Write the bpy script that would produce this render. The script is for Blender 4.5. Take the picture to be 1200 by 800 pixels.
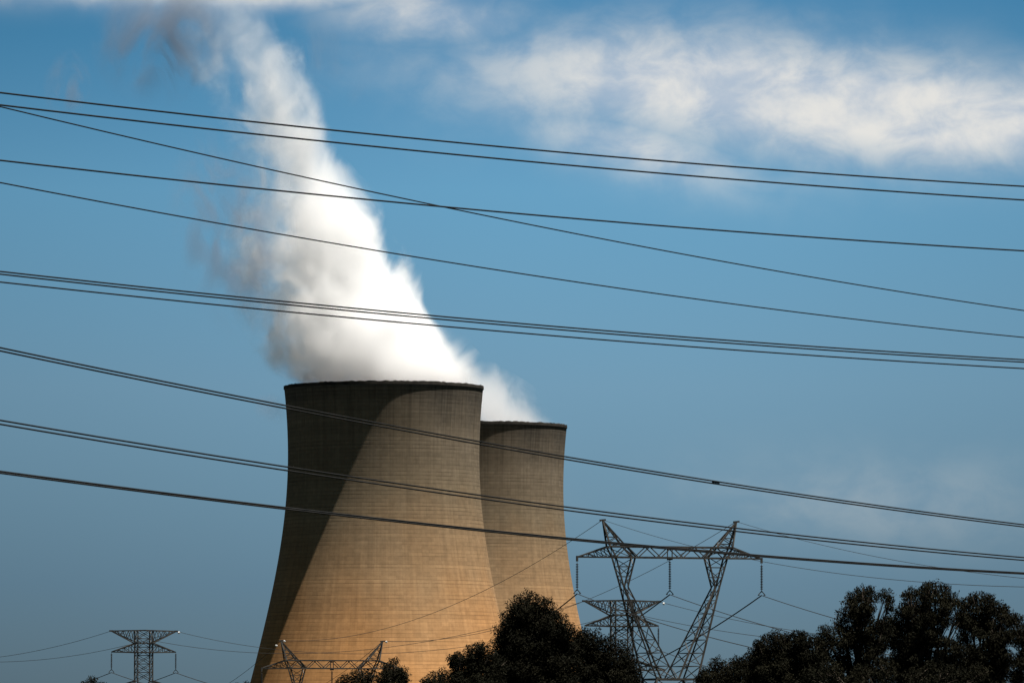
import bpy, math, random
import numpy as np
from mathutils import Vector

random.seed(7)
rng = np.random.default_rng(11)
for o in list(bpy.data.objects):
    bpy.data.objects.remove(o)
scene = bpy.context.scene
COL = scene.collection
R = math.radians

# ------------------------------------------------------------------ camera
F = 7380.0                                   # focal length in pixels of a 1200 px wide frame
PITCH = math.atan(488.0 / F)
EYE = 2.0
cam_data = bpy.data.cameras.new("camera")
cam_data.sensor_width = 36.0
cam_data.lens = 36.0 * F / 1200.0
cam_data.clip_start = 1.0
cam_data.clip_end = 60000.0
cam = bpy.data.objects.new("camera", cam_data)
COL.objects.link(cam)
cam.location = (0, 0, EYE)
cam.rotation_euler = (R(90) + PITCH, 0, 0)
scene.camera = cam

# ------------------------------------------------------------------ sun and sky
SUN_EL = R(74.0)
SUN_AZ = (math.sin(R(69.0)), -math.cos(R(69.0)))          # towards the sun, on the ground plane
sun_dir = Vector((SUN_AZ[0] * math.cos(SUN_EL), SUN_AZ[1] * math.cos(SUN_EL), math.sin(SUN_EL)))
sd = bpy.data.lights.new("sun", "SUN")
sd.energy = 5.0
sd.angle = R(0.5)
sd.color = (1.0, 0.955, 0.885)
sun = bpy.data.objects.new("sun", sd)
COL.objects.link(sun)
sun.rotation_euler = sun_dir.to_track_quat("Z", "Y").to_euler()
sun.location = (200, -200, 600)

scene.view_settings.view_transform = "Standard"
scene.view_settings.look = "None"
scene.view_settings.gamma = 1.0
scene.view_settings.use_curve_mapping = False
scene.view_settings.exposure = 0.86
scene.render.filter_size = 1.9

cy = scene.cycles
cy.max_bounces = 26
cy.diffuse_bounces = 2
cy.glossy_bounces = 2
cy.transparent_max_bounces = 8
cy.volume_bounces = 24
cy.volume_max_steps = 256
cy.use_denoising = True
try:
    cy.denoiser = "OPENIMAGEDENOISE"
except Exception:
    pass


class NT:
    """small helper for writing node maths"""
    def __init__(self, tree):
        self.t = tree

    def node(self, kind, **kw):
        n = self.t.nodes.new(kind)
        for k, v in kw.items():
            setattr(n, k, v)
        return n

    def put(self, sock, v):
        if v is None:
            return
        if hasattr(v, "is_linked") or isinstance(v, bpy.types.NodeSocket):
            self.t.links.new(v, sock)
        else:
            sock.default_value = v

    def m(self, op, a, b=None, c=None, clamp=False):
        n = self.node("ShaderNodeMath", operation=op, use_clamp=clamp)
        self.put(n.inputs[0], a)
        self.put(n.inputs[1], b)
        self.put(n.inputs[2], c)
        return n.outputs[0]

    def add(self, a, b): return self.m("ADD", a, b)
    def sub(self, a, b): return self.m("SUBTRACT", a, b)
    def mul(self, a, b): return self.m("MULTIPLY", a, b)
    def div(self, a, b): return self.m("DIVIDE", a, b)

    def ss(self, v, a, b, lo=0.0, hi=1.0):
        n = self.node("ShaderNodeMapRange", interpolation_type="SMOOTHSTEP")
        self.put(n.inputs[0], v)
        n.inputs[1].default_value = a
        n.inputs[2].default_value = b
        n.inputs[3].default_value = lo
        n.inputs[4].default_value = hi
        return n.outputs[0]

    def lin(self, v, a, b, lo=0.0, hi=1.0):
        n = self.node("ShaderNodeMapRange", interpolation_type="LINEAR")
        self.put(n.inputs[0], v)
        n.inputs[1].default_value = a
        n.inputs[2].default_value = b
        n.inputs[3].default_value = lo
        n.inputs[4].default_value = hi
        return n.outputs[0]

    def sep(self, v):
        n = self.node("ShaderNodeSeparateXYZ")
        self.put(n.inputs[0], v)
        return n.outputs

    def comb(self, x, y, z):
        n = self.node("ShaderNodeCombineXYZ")
        self.put(n.inputs[0], x); self.put(n.inputs[1], y); self.put(n.inputs[2], z)
        return n.outputs[0]

    def noise(self, vec, scale=1.0, detail=4.0, rough=0.5, dist=0.0):
        n = self.node("ShaderNodeTexNoise")
        self.put(n.inputs["Vector"], vec)
        n.inputs["Scale"].default_value = scale
        n.inputs["Detail"].default_value = detail
        n.inputs["Roughness"].default_value = rough
        n.inputs["Distortion"].default_value = dist
        return n

    def ramp(self, v, stops):
        n = self.node("ShaderNodeValToRGB")
        self.put(n.inputs[0], v)
        e = n.color_ramp.elements
        while len(e) > 1:
            e.remove(e[-1])
        e[0].position = stops[0][0]; e[0].color = (*stops[0][1], 1)
        for p, c in stops[1:]:
            k = e.new(p); k.color = (*c, 1)
        return n.outputs[0]

    def mix(self, f, a, b, mode="MIX"):
        n = self.node("ShaderNodeMix", data_type="RGBA", blend_type=mode)
        self.put(n.inputs[0], f)
        for s, v in ((n.inputs[6], a), (n.inputs[7], b)):
            if isinstance(v, tuple):
                s.default_value = (*v, 1)
            else:
                self.put(s, v)
        return n.outputs[2]

    def curve(self, v, pts, vmin, vmax):
        """piecewise smooth function through pts [(x, y)], x spanning pts range"""
        x0, x1 = pts[0][0], pts[-1][0]
        t = self.lin(v, x0, x1)
        n = self.node("ShaderNodeFloatCurve")
        c = n.mapping.curves[0]
        q = [((x - x0) / (x1 - x0), (y - vmin) / (vmax - vmin)) for x, y in pts]
        while len(c.points) < len(q):
            c.points.new(0.5, 0.5)
        for p, (a, b) in zip(c.points, q):
            p.location = (a, b)
        n.mapping.update()
        self.put(n.inputs["Value"], t)
        return self.lin(n.outputs[0], 0, 1, vmin, vmax)


world = bpy.data.worlds.new("World")
scene.world = world
world.use_nodes = True
wt = world.node_tree
wt.nodes.clear()
W = NT(wt)
sky = W.node("ShaderNodeTexSky", sky_type="NISHITA")
sky.sun_disc = False
sky.sun_elevation = SUN_EL
sky.sun_rotation = math.atan2(SUN_AZ[0], SUN_AZ[1])
sky.air_density = 1.0
sky.dust_density = 0.6
sky.ozone_density = 2.0
tc = W.node("ShaderNodeTexCoord")
dx, dy, dz = W.sep(tc.outputs["Generated"])
hyp = W.m("MAXIMUM", W.m("SQRT", W.add(W.mul(dx, dx), W.mul(dy, dy))), 0.001)
el = W.m("ARCTAN2", dz, hyp)                 # elevation, rad
az = W.m("ARCTAN2", dx, dy)                  # azimuth, rad
# a clear deep-blue air: less red, dimmer glow along the horizon
SKY_TINT = [(0.0, (0.145, 0.225, 0.35)), (0.10, (0.145, 0.235, 0.375)), (0.22, (0.15, 0.255, 0.42)), (0.47, (0.215, 0.345, 0.495)), (0.72, (0.205, 0.40, 0.55)), (0.92, (0.115, 0.31, 0.45)), (1.0, (0.10, 0.29, 0.43))]
tint = W.ramp(W.lin(el, 0.0, 0.125), SKY_TINT)
# the unseen sky above the view is dimmed to deepen the towers' shade
k_el = W.ss(el, 0.128, 0.26, 1.0, 0.05)
# and it is dimmed towards both sides, a vignette-like falloff put into the sky
k_el = W.mul(k_el, W.mul(W.ss(az, -0.11, 0.01, 0.80, 1.0), W.ss(az, 0.02, 0.11, 1.0, 0.88)))
tint = W.mix(1.0, tint, W.comb(k_el, k_el, k_el), "MULTIPLY")
skyc = W.mix(1.0, sky.outputs[0], tint, "MULTIPLY")
# thin clouds: noise banks over chosen bearings and elevations
ux = W.mul(az, 100.0 / 0.1626)               # about -50..50 across the view
uy = W.mul(el, 100.0 / 0.1626)               # about 7..74 over the view
cv = W.comb(ux, W.mul(uy, 1.45), 0.0)
n1 = W.noise(cv, 0.05, 5.0, 0.5, 0.3).outputs["Fac"]
n2 = W.noise(cv, 0.16, 8.0, 0.58, 0.3).outputs["Fac"]
nn = W.add(W.mul(n1, 0.65), W.mul(n2, 0.35))


def blob(cx, cyy, rx, ry, slope=0.0):
    a = W.div(W.sub(ux, cx), rx)
    b = W.div(W.sub(W.sub(uy, cyy), W.mul(W.sub(ux, cx), slope)), ry)
    return W.m("EXPONENT", W.mul(W.add(W.mul(a, a), W.mul(b, b)), -1.0))


bank = W.add(W.mul(blob(18, 66.0, 26, 6.2, -0.05), 1.0), W.mul(blob(46, 61.5, 18, 5.0), 0.8))
bank = W.m("MAXIMUM", bank, W.mul(blob(12, 59.5, 13, 3.8, -0.25), 0.75))
top = W.mul(blob(-28, 74.7, 28, 2.0), 0.95)
top = W.m("MAXIMUM", top, W.mul(blob(-8, 72.4, 12, 3.4, -0.1), 0.75))
veil = W.mul(blob(35, 25, 22, 5), 0.3)
veil = W.m("MAXIMUM", veil, W.mul(blob(24, 56, 8, 1.6), 0.35))
mask = W.m("MAXIMUM", W.m("MAXIMUM", bank, top), veil)
cl = W.mul(W.m("POWER", mask, 1.05), W.ss(W.add(nn, W.mul(mask, 0.55)), 0.42, 1.06, 0.28, 1.10))
cl = W.m("MINIMUM", W.mul(cl, 0.86), 0.88)
ccol = W.mix(W.ss(W.add(W.mul(n2, 0.6), W.mul(n1, 0.4)), 0.36, 0.62), (0.28, 0.325, 0.385), (0.51, 0.49, 0.455))
bg = W.node("ShaderNodeBackground")
bg.inputs["Strength"].default_value = 0.0935
# clouds reflect sunlight: same strength scale as the sky
ccol10 = W.mix(1.0, ccol, (10.0, 10.0, 10.0), "MULTIPLY")
final = W.mix(cl, skyc, ccol10)
W.put(bg.inputs["Color"], final)
wo = W.node("ShaderNodeOutputWorld")
wt.links.new(bg.outputs[0], wo.inputs[0])
world.cycles.sampling_method = "MANUAL"
world.cycles.sample_map_resolution = 512


# ------------------------------------------------------------------ helpers
def pix(px, py, D):
    """the point seen at a position of the photograph (1200 x 800) that lies at distance D north of the camera"""
    a, b = (px - 600.0) / F, (400.0 - py) / F
    y = math.cos(PITCH) - b * math.sin(PITCH)
    z = math.sin(PITCH) + b * math.cos(PITCH)
    k = D / y
    return Vector((a * k, D, EYE + z * k))


def ground(x, y):
    t = min(1.0, max(0.0, (y - 1020.0) / 320.0))
    g = -13.0 * t * t * (3 - 2 * t)
    return g + 0.25 * math.sin(x * 0.021 + 1.3) * math.sin(y * 0.017) * min(1.0, y / 80.0 if y > 0 else 0)


def link(name, verts, faces, mat, parent=None, loc=None, smooth=False):
    me = bpy.data.meshes.new(name)
    me.from_pydata([tuple(v) for v in verts], [], faces)
    me.update()
    if smooth:
        me.polygons.foreach_set("use_smooth", [True] * len(me.polygons))
    if mat:
        me.materials.append(mat)
    o = bpy.data.objects.new(name, me)
    COL.objects.link(o)
    if parent:
        o.parent = parent
    if loc is not None:
        o.location = loc
    return o


def empty(name, loc, rz=0.0):
    o = bpy.data.objects.new(name, None)
    o.empty_display_size = 2.0
    COL.objects.link(o)
    o.location = loc
    o.rotation_euler = (0, 0, rz)
    return o


def tag(o, label, cat, group=None, kind=None):
    if label: o["label"] = label
    if cat: o["category"] = cat
    if group: o["group"] = group
    if kind: o["kind"] = kind
    return o


class MB:
    def __init__(self):
        self.v, self.f = [], []

    def bar(self, a, b, w, h=None):
        """a straight steel bar of square section"""
        h = h or w
        a, b = Vector(a), Vector(b)
        d = b - a
        if d.length < 1e-6:
            return
        d.normalize()
        up = Vector((0, 0, 1)) if abs(d.z) < 0.95 else Vector((1, 0, 0))
        s = d.cross(up).normalized()
        u = s.cross(d).normalized()
        n = len(self.v)
        for p in (a, b):
            for i, j in ((-1, -1), (1, -1), (1, 1), (-1, 1)):
                self.v.append(p + s * (i * w / 2) + u * (j * h / 2))
        self.f += [(n, n + 1, n + 5, n + 4), (n + 1, n + 2, n + 6, n + 5), (n + 2, n + 3, n + 7, n + 6),
                   (n + 3, n, n + 4, n + 7), (n + 3, n + 2, n + 1, n), (n + 4, n + 5, n + 6, n + 7)]

    def tube(self, pts, rad, seg=6, caps=True):
        pts = [Vector(p) for p in pts]
        rs = rad if isinstance(rad, (list, tuple)) else [rad] * len(pts)
        n0 = len(self.v)
        for i, p in enumerate(pts):
            d = (pts[min(i + 1, len(pts) - 1)] - pts[max(i - 1, 0)]).normalized()
            up = Vector((0, 0, 1)) if abs(d.z) < 0.9 else Vector((1, 0, 0))
            s = d.cross(up).normalized()
            u = s.cross(d).normalized()
            for k in range(seg):
                a = 2 * math.pi * k / seg
                self.v.append(p + (s * math.cos(a) + u * math.sin(a)) * rs[i])
        for i in range(len(pts) - 1):
            for k in range(seg):
                a, b = n0 + i * seg + k, n0 + i * seg + (k + 1) % seg
                self.f.append((a, b, b + seg, a + seg))
        if caps:
            self.f.append(tuple(n0 + k for k in range(seg))[::-1])
            e = n0 + (len(pts) - 1) * seg
            self.f.append(tuple(e + k for k in range(seg)))

    def lathe(self, prof, seg=10, at=(0, 0, 0)):
        at = Vector(at)
        n0 = len(self.v)
        for r, z in prof:
            for k in range(seg):
                a = 2 * math.pi * k / seg
                self.v.append(at + Vector((r * math.cos(a), r * math.sin(a), z)))
        for i in range(len(prof) - 1):
            for k in range(seg):
                a, b = n0 + i * seg + k, n0 + i * seg + (k + 1) % seg
                self.f.append((a, b, b + seg, a + seg))

    def build(self, name, mat, parent=None, loc=None, smooth=False):
        return link(name, self.v, self.f, mat, parent, loc, smooth)


def material(name):
    m = bpy.data.materials.new(name)
    m.use_nodes = True
    m.node_tree.nodes.clear()
    n = NT(m.node_tree)
    out = n.node("ShaderNodeOutputMaterial")
    return m, n, out


def principled(n, out, rough=0.8, spec=0.3, metal=0.0):
    p = n.node("ShaderNodeBsdfPrincipled")
    p.inputs["Roughness"].default_value = rough
    p.inputs["Specular IOR Level"].default_value = spec
    p.inputs["Metallic"].default_value = metal
    n.t.links.new(p.outputs[0], out.inputs[0])
    return p


# ------------------------------------------------------------------ materials
def mat_simple(name, c0, c1, scale, rough=0.7, spec=0.3, metal=0.0, detail=4.0):
    m, n, out = material(name)
    p = principled(n, out, rough, spec, metal)
    t = n.node("ShaderNodeTexCoord")
    f = n.noise(t.outputs["Object"], scale, detail, 0.6).outputs["Fac"]
    n.put(p.inputs["Base Color"], n.mix(n.ss(f, 0.3, 0.7), c0, c1))
    return m


def mat_concrete():
    m, n, out = material("cooling_tower_concrete")
    p = principled(n, out, 0.92, 0.12)
    t = n.node("ShaderNodeTexCoord")
    x, y, z = n.sep(t.outputs["Object"])
    ang = n.m("ARCTAN2", y, x)
    lift = n.div(z, 1.15)                                   # concrete lifts
    row = n.m("FLOOR", lift)
    colm = n.m("FLOOR", n.mul(ang, 96.0 / (2 * math.pi)))
    wn = n.node("ShaderNodeTexWhiteNoise", noise_dimensions="2D")
    n.put(wn.inputs["Vector"], n.comb(row, colm, 0.0))
    wr = n.node("ShaderNodeTexWhiteNoise", noise_dimensions="1D")
    n.put(wr.inputs["W"], row)
    wc = n.node("ShaderNodeTexWhiteNoise", noise_dimensions="1D")
    n.put(wc.inputs["W"], n.add(colm, 0.5))
    jn = n.ss(n.noise(n.comb(n.mul(n.m("COSINE", ang), 30.0), n.mul(n.m("SINE", ang), 30.0), n.mul(row, 3.1)), 0.16, 3.0, 0.6).outputs["Fac"], 0.34, 0.66, 0.25, 1.0)
    fr = n.m("FRACT", lift)
    joint = n.sub(1.0, n.ss(n.m("ABSOLUTE", n.sub(fr, 0.5)), 0.30, 0.46))
    joint = n.add(n.mul(n.sub(joint, 1.0), n.mul(n.add(0.05, n.mul(wr.outputs[0], 0.46)), jn)), 1.0)
    fc = n.m("FRACT", n.mul(ang, 96.0 / (2 * math.pi)))
    vj = n.sub(1.0, n.mul(n.ss(n.m("ABSOLUTE", n.sub(fc, 0.5)), 0.42, 0.5), 0.03))
    panel = n.add(0.88, n.mul(wn.outputs[0], 0.14))
    panel = n.mul(panel, n.add(0.93, n.mul(wr.outputs[0], 0.10)))
    panel = n.mul(panel, n.add(0.96, n.mul(wc.outputs[0], 0.05)))
    # streaks that run down the shell, and broad stains
    sv = n.comb(n.mul(n.m("COSINE", ang), 34.0), n.mul(n.m("SINE", ang), 34.0), n.mul(z, 0.028))
    st = n.noise(sv, 0.9, 5.0, 0.65).outputs["Fac"]
    big = n.noise(n.comb(x, y, n.mul(z, 0.6)), 0.035, 4.0, 0.55).outputs["Fac"]
    fine = n.noise(t.outputs["Object"], 0.7, 6.0, 0.7).outputs["Fac"]
    k = n.mul(n.mul(panel, joint), vj)
    k = n.mul(k, n.lin(st, 0.25, 0.75, 0.84, 1.12))
    k = n.mul(k, n.lin(big, 0.3, 0.7, 0.86, 1.12))
    bandn = n.noise(n.comb(n.mul(ang, 0.25), 0.0, n.mul(z, 0.33)), 1.0, 3.0, 0.7).outputs["Fac"]
    k = n.mul(k, n.lin(bandn, 0.3, 0.7, 0.85, 1.12))
    k = n.mul(k, n.lin(fine, 0.25, 0.75, 0.84, 1.15))
    # weathered grey upper shell, also painted darker for its shade; warm buff low down
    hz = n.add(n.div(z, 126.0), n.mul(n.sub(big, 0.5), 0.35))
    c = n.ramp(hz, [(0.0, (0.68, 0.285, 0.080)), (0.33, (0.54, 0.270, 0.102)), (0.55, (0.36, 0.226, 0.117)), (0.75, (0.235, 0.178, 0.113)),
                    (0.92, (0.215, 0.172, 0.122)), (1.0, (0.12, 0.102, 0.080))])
    drip = n.mul(n.ss(n.noise(n.comb(n.mul(n.m("COSINE", ang), 60.0), n.mul(n.m("SINE", ang), 60.0), n.mul(z, 0.05)), 0.55, 4.0, 0.6).outputs["Fac"], 0.46, 0.66), n.ss(z, 88.0, 124.0))
    k = n.mul(k, n.sub(1.0, n.mul(drip, 0.28)))
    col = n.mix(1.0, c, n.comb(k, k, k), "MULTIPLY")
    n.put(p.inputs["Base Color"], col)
    b = n.node("ShaderNodeBump")
    b.inputs["Strength"].default_value = 0.35
    b.inputs["Distance"].default_value = 0.08
    n.put(b.inputs["Height"], n.add(joint, n.mul(fine, 0.4)))
    n.t.links.new(b.outputs[0], p.inputs["Normal"])
    return m


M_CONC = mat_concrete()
M_RIM = mat_simple("rim_concrete_dark", (0.022, 0.02, 0.018), (0.06, 0.053, 0.045), 0.4, 0.9, 0.1)  # darker concrete than the shell
M_STEEL = mat_simple("galvanised_lattice_steel", (0.025, 0.024, 0.022), (0.085, 0.078, 0.068), 0.5, 0.6, 0.25, 0.2)
M_INSUL = mat_simple("brown_porcelain", (0.03, 0.025, 0.022), (0.05, 0.04, 0.035), 2.0, 0.35, 0.5)
M_CABLE = mat_simple("weathered_conductor", (0.010, 0.011, 0.012), (0.020, 0.020, 0.020), 3.0, 0.8, 0.1)
M_WIRE = mat_simple("distant_conductor", (0.04, 0.04, 0.04), (0.06, 0.057, 0.055), 0.5, 0.8, 0.1)
M_BALL = mat_simple("glint_white", (0.80, 0.80, 0.78), (0.86, 0.86, 0.84), 1.0, 0.35, 0.5)  # near-white colour painted as a glint
M_BARK = mat_simple("eucalypt_bark", (0.03, 0.024, 0.018), (0.08, 0.065, 0.05), 2.5, 0.9, 0.1)


def mat_leaf(name, a, b):
    m, n, out = material(name)
    p = principled(n, out, 0.8, 0.05)
    t = n.node("ShaderNodeTexCoord")
    f1 = n.noise(t.outputs["Object"], 0.45, 3.0, 0.5).outputs["Fac"]
    f2 = n.noise(t.outputs["Object"], 3.5, 2.0, 0.5).outputs["Fac"]
    f = n.add(n.mul(f1, 0.6), n.mul(f2, 0.4))
    n.put(p.inputs["Base Color"], n.mix(n.ss(f, 0.36, 0.64), a, b))
    return m


M_LEAF = mat_leaf("eucalypt_leaf", (0.005, 0.0055, 0.003), (0.0135, 0.0125, 0.0065))
M_LEAF2 = mat_leaf("cypress_leaf", (0.0045, 0.005, 0.003), (0.0115, 0.0105, 0.0055))


def mat_ground():
    m, n, out = material("dry_paddock_grass")
    p = principled(n, out, 0.95, 0.1)
    t = n.node("ShaderNodeTexCoord")
    a = n.noise(t.outputs["Object"], 0.012, 6.0, 0.6).outputs["Fac"]
    b = n.noise(t.outputs["Object"], 0.8, 5.0, 0.7).outputs["Fac"]
    c = n.mix(n.ss(a, 0.38, 0.62), (0.018, 0.020, 0.010), (0.05, 0.042, 0.02))
    n.put(p.inputs["Base Color"], n.mix(n.ss(b, 0.3, 0.7), c, (0.015, 0.018, 0.008)))
    return m


# ------------------------------------------------------------------ ground, one sheet to the horizon
xs = sorted(set([-30000, -15000, -7000, -3000, -1500, -800] + list(range(-480, 481, 40)) + [800, 1500, 3000, 7000, 15000, 30000]))
ys = sorted(set([-30000, -12000, -4000, -1200, -400] + list(range(-160, 2401, 40)) + [2800, 3500, 5000, 8000, 15000, 30000, 45000]))
gv = [(x, y, ground(x, y)) for y in ys for x in xs]
nx_ = len(xs)
gf = [(j * nx_ + i, j * nx_ + i + 1, (j + 1) * nx_ + i + 1, (j + 1) * nx_ + i) for j in range(len(ys) - 1) for i in range(nx_ - 1)]
g = link("ground", gv, gf, mat_ground(), smooth=True)
g["kind"] = "structure"

# ------------------------------------------------------------------ cooling towers
D1, D2 = 1900.0, 2128.0
rim1 = pix(449.5, 447.5, D1 - 30)
H_RIM = rim1.z + 13.0
# (depth below the rim, radius), metres, read off the outline of the nearer tower
PROFILE = [(0, 30.1), (3, 29.75), (7, 29.45), (12, 29.15), (17, 28.95), (23, 28.95), (30, 29.15), (38, 29.75), (46, 30.8), (54, 32.2),
           (62, 33.75), (70, 35.45), (78, 37.3), (86, 39.3), (95, 41.7), (105, 44.5), (H_RIM - 9, 48.3)]


def interp(prof, d):
    for (a, ra), (b, rb) in zip(prof, prof[1:]):
        if d <= b:
            t = (d - a) / (b - a)
            return ra + (rb - ra) * t
    return prof[-1][1]


PF_D = np.array([p[0] for p in PROFILE]); PF_R = np.array([p[1] for p in PROFILE])
_c = np.polyfit(PF_D, PF_R, 5)


def shell_radius(d):
    return float(np.polyval(_c, d))


def cooling_tower(cx, cyy, base_z, label):
    t = empty("cooling_tower", (cx, cyy, base_z))
    tag(t, label, "cooling tower", "concrete cooling towers of the power station")
    seg, rings = 192, 96
    mb = MB()
    zs = [H_RIM - (H_RIM - 9) * (i / rings) for i in range(rings + 1)]
    prof = [(shell_radius(H_RIM - z), z) for z in zs]
    inner = [(r - 0.9, z) for r, z in prof]
    mb.lathe(prof[::-1] + inner, seg)
    # close the lower edge between the inner and the outer face
    n = len(mb.v)
    for k in range(seg):
        k2 = (k + 1) % seg
        mb.f.append((k, k2, n - seg + k2, n - seg + k)[::-1])
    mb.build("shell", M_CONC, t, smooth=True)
    r = MB()
    rt = shell_radius(0)
    r.lathe([(rt + 0.03, -0.55), (rt + 0.16, -0.5), (rt + 0.16, 0.3), (rt + 0.1, 0.35), (rt - 1.3, 0.35), (rt - 1.3, -1.0)], seg, (0, 0, H_RIM))
    for iv, v in enumerate(r.v):
        if v.z > H_RIM:
            v.z += random.choice((0.0, 0.0, 0.0, 0.06, 0.22)) + random.uniform(-0.05, 0.05)
    r.build("rim_beam", M_RIM, t)
    lg = MB()
    rb = shell_radius(H_RIM - 9) - 0.45
    for k in range(44):
        for dlt in (-0.5, 0.5):
            a0 = 2 * math.pi * (k + 0.5 * dlt * 2 * 0.5) / 44
            a1 = 2 * math.pi * (k + dlt) / 44
            lg.bar((rb * math.cos(a0), rb * math.sin(a0), 9.1), ((rb + 2.2) * math.cos(a1), (rb + 2.2) * math.sin(a1), 0.2), 0.8)
    lg.build("support_ring", M_CONC, t)
    bs = MB()
    bs.lathe([(rb + 5, -1.5), (rb + 5, 1.0), (rb + 4.4, 1.0), (rb + 4.4, 0.1), (0.01, 0.1)], 96)
    bs.build("basin", M_CONC, t)
    return t


T1 = pix(449.5, 600, D1)
cooling_tower(T1.x, D1, -13.0, "nearer and larger concrete cooling tower with its left side in deep shadow")
T2 = pix(560.0, 600, D2)
rim2 = pix(560.0, 494.5, D2 - 30)
cooling_tower(T2.x, D2, rim2.z - H_RIM, "farther cooling tower half hidden behind the larger one")


# ------------------------------------------------------------------ steam plumes
def smooth_curve(pts):
    return np.array([p[0] for p in pts], float), np.array([p[1] for p in pts], float)


def steam(name, loc, left, right, depth, dens, soft, D, nscale, label, seed, colour=(1, 1, 1), leftmult=0.04, absorb=None, thr=0.0, carve_lo=0.15):
    hs = sorted(set([p[0] for p in left]))
    h0, h1 = hs[0], hs[-1]
    (lx, ly), (rx, ry), (dx_, dy_) = smooth_curve(left), smooth_curve(right), smooth_curve(depth)
    # the envelope: uneven rings swept up the drifting column
    mb = MB()
    rings, seg = 36, 28
    for i in range(rings + 1):
        h = h0 + (h1 - h0) * i / rings
        L, Rr, dd = np.interp(h, lx, ly), np.interp(h, rx, ry), np.interp(h, dx_, dy_)
        c, w = (L + Rr) / 2, (Rr - L) / 2
        grow = 1.0 if i == 0 else 1.16 + 0.0 * i
        if i == 0 and thr == 0.0:
            grow = 0.97
        for k in range(seg):
            a = 2 * math.pi * k / seg
            q = grow * (1 + (0.05 * math.sin(3 * a + h * 0.13 + seed) + 0.04 * math.sin(5 * a - h * 0.21 + seed) if i else 0))
            mb.v.append(Vector((c + w * q * math.cos(a), dd * q * math.sin(a), h)))
    for i in range(rings):
        for k in range(seg):
            a, b = i * seg + k, i * seg + (k + 1) % seg
            mb.f.append((a, b, b + seg, a + seg))
    mb.f.append(tuple(range(seg))[::-1])
    mb.f.append(tuple(rings * seg + k for k in range(seg)))
    m, n, out = material(name + "_vapour")
    t = n.node("ShaderNodeTexCoord")
    x, y, z = n.sep(t.outputs["Object"])
    allv = [p[1] for p in left] + [p[1] for p in right]
    vmin, vmax = min(allv) - 1, max(allv) + 1
    Lh = n.curve(z, left, vmin, vmax)
    Rh = n.curve(z, right, vmin, vmax)
    Dh = n.curve(z, depth, 0.0, max(p[1] for p in depth) + 1)
    Kh = n.curve(z, dens, 0.0, 1.2)
    Sh = n.curve(z, soft, 0.0, 1.5)
    c = n.mul(n.add(Lh, Rh), 0.5)
    w = n.mul(n.sub(Rh, Lh), 0.5)
    ax = n.div(n.sub(x, c), w)
    ay = n.div(y, Dh)
    rr = n.m("SQRT", n.add(n.mul(ax, ax), n.mul(ay, ay)))
    vec = n.comb(n.add(x, seed * 17.3), y, n.mul(z, 0.8))
    na = n.noise(vec, nscale, 6.0, 0.60, 0.7).outputs["Fac"]
    nb = n.noise(n.comb(n.add(x, seed * 31.7), n.mul(y, 0.8), n.mul(z, 0.75)), nscale * 1.7, 5.0, 0.60, 0.8).outputs["Fac"]
    edge = n.add(n.sub(1.0, rr), n.mul(n.sub(na, 0.51), Sh))
    body = n.ss(edge, 0.0, 0.42)
    lw = n.ss(n.add(n.add(ax, n.ss(z, 15.0, 60.0, 0.70, 0.42)), n.mul(n.sub(na, 0.5), 1.7)), -0.32, 0.32, 0.0, 1.0)
    torn = n.ss(nb, 0.38, 0.60, leftmult, 1.0)
    lm = n.m("MAXIMUM", n.mul(lw, n.ss(n.add(ax, n.mul(n.sub(nb, 0.5), 1.2)), -0.9, 0.5, 0.30, 1.0)), n.mul(torn, n.ss(z, 20.0, 70.0, 0.75, 0.5)))
    lm = n.mul(lm, n.add(1.0, n.mul(n.ss(z, 45.0, 88.0, 0.0, 0.92), n.sub(torn, 1.0))))
    lowfull = n.mul(n.ss(z, 0.0, 18.0, 0.7, 0.0), n.lin(nb, 0.35, 0.6, 0.2, 0.8))
    lm = n.m("MAXIMUM", lm, lowfull)
    nc = n.noise(n.comb(n.add(x, seed * 11.9), n.add(y, 41.0), n.mul(z, 0.95)), nscale * 2.3, 4.0, 0.55, 0.35).outputs["Fac"]
    carve = n.ss(nc, 0.44, 0.56, carve_lo, 1.0)
    lm = n.mul(lm, n.m("MAXIMUM", carve, n.ss(n.add(ax, n.mul(n.sub(na, 0.5), 1.4)), -0.45, 0.45)))
    d = n.mul(n.mul(body, n.mul(Kh, lm)), D)
    v = n.node("ShaderNodeVolumePrincipled")
    v.inputs["Color"].default_value = (*colour, 1)
    v.inputs["Anisotropy"].default_value = 0.0
    if absorb:
        v.inputs["Absorption Color"].default_value = (*absorb, 1)
    n.put(v.inputs["Density"], d)
    n.t.links.new(v.outputs[0], out.inputs["Volume"])
    m.cycles.volume_step_rate = 0.2
    m.cycles.homogeneous_volume = False
    o = mb.build(name, m, None, loc, smooth=True)
    tag(o, label, "steam")
    return o


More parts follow.
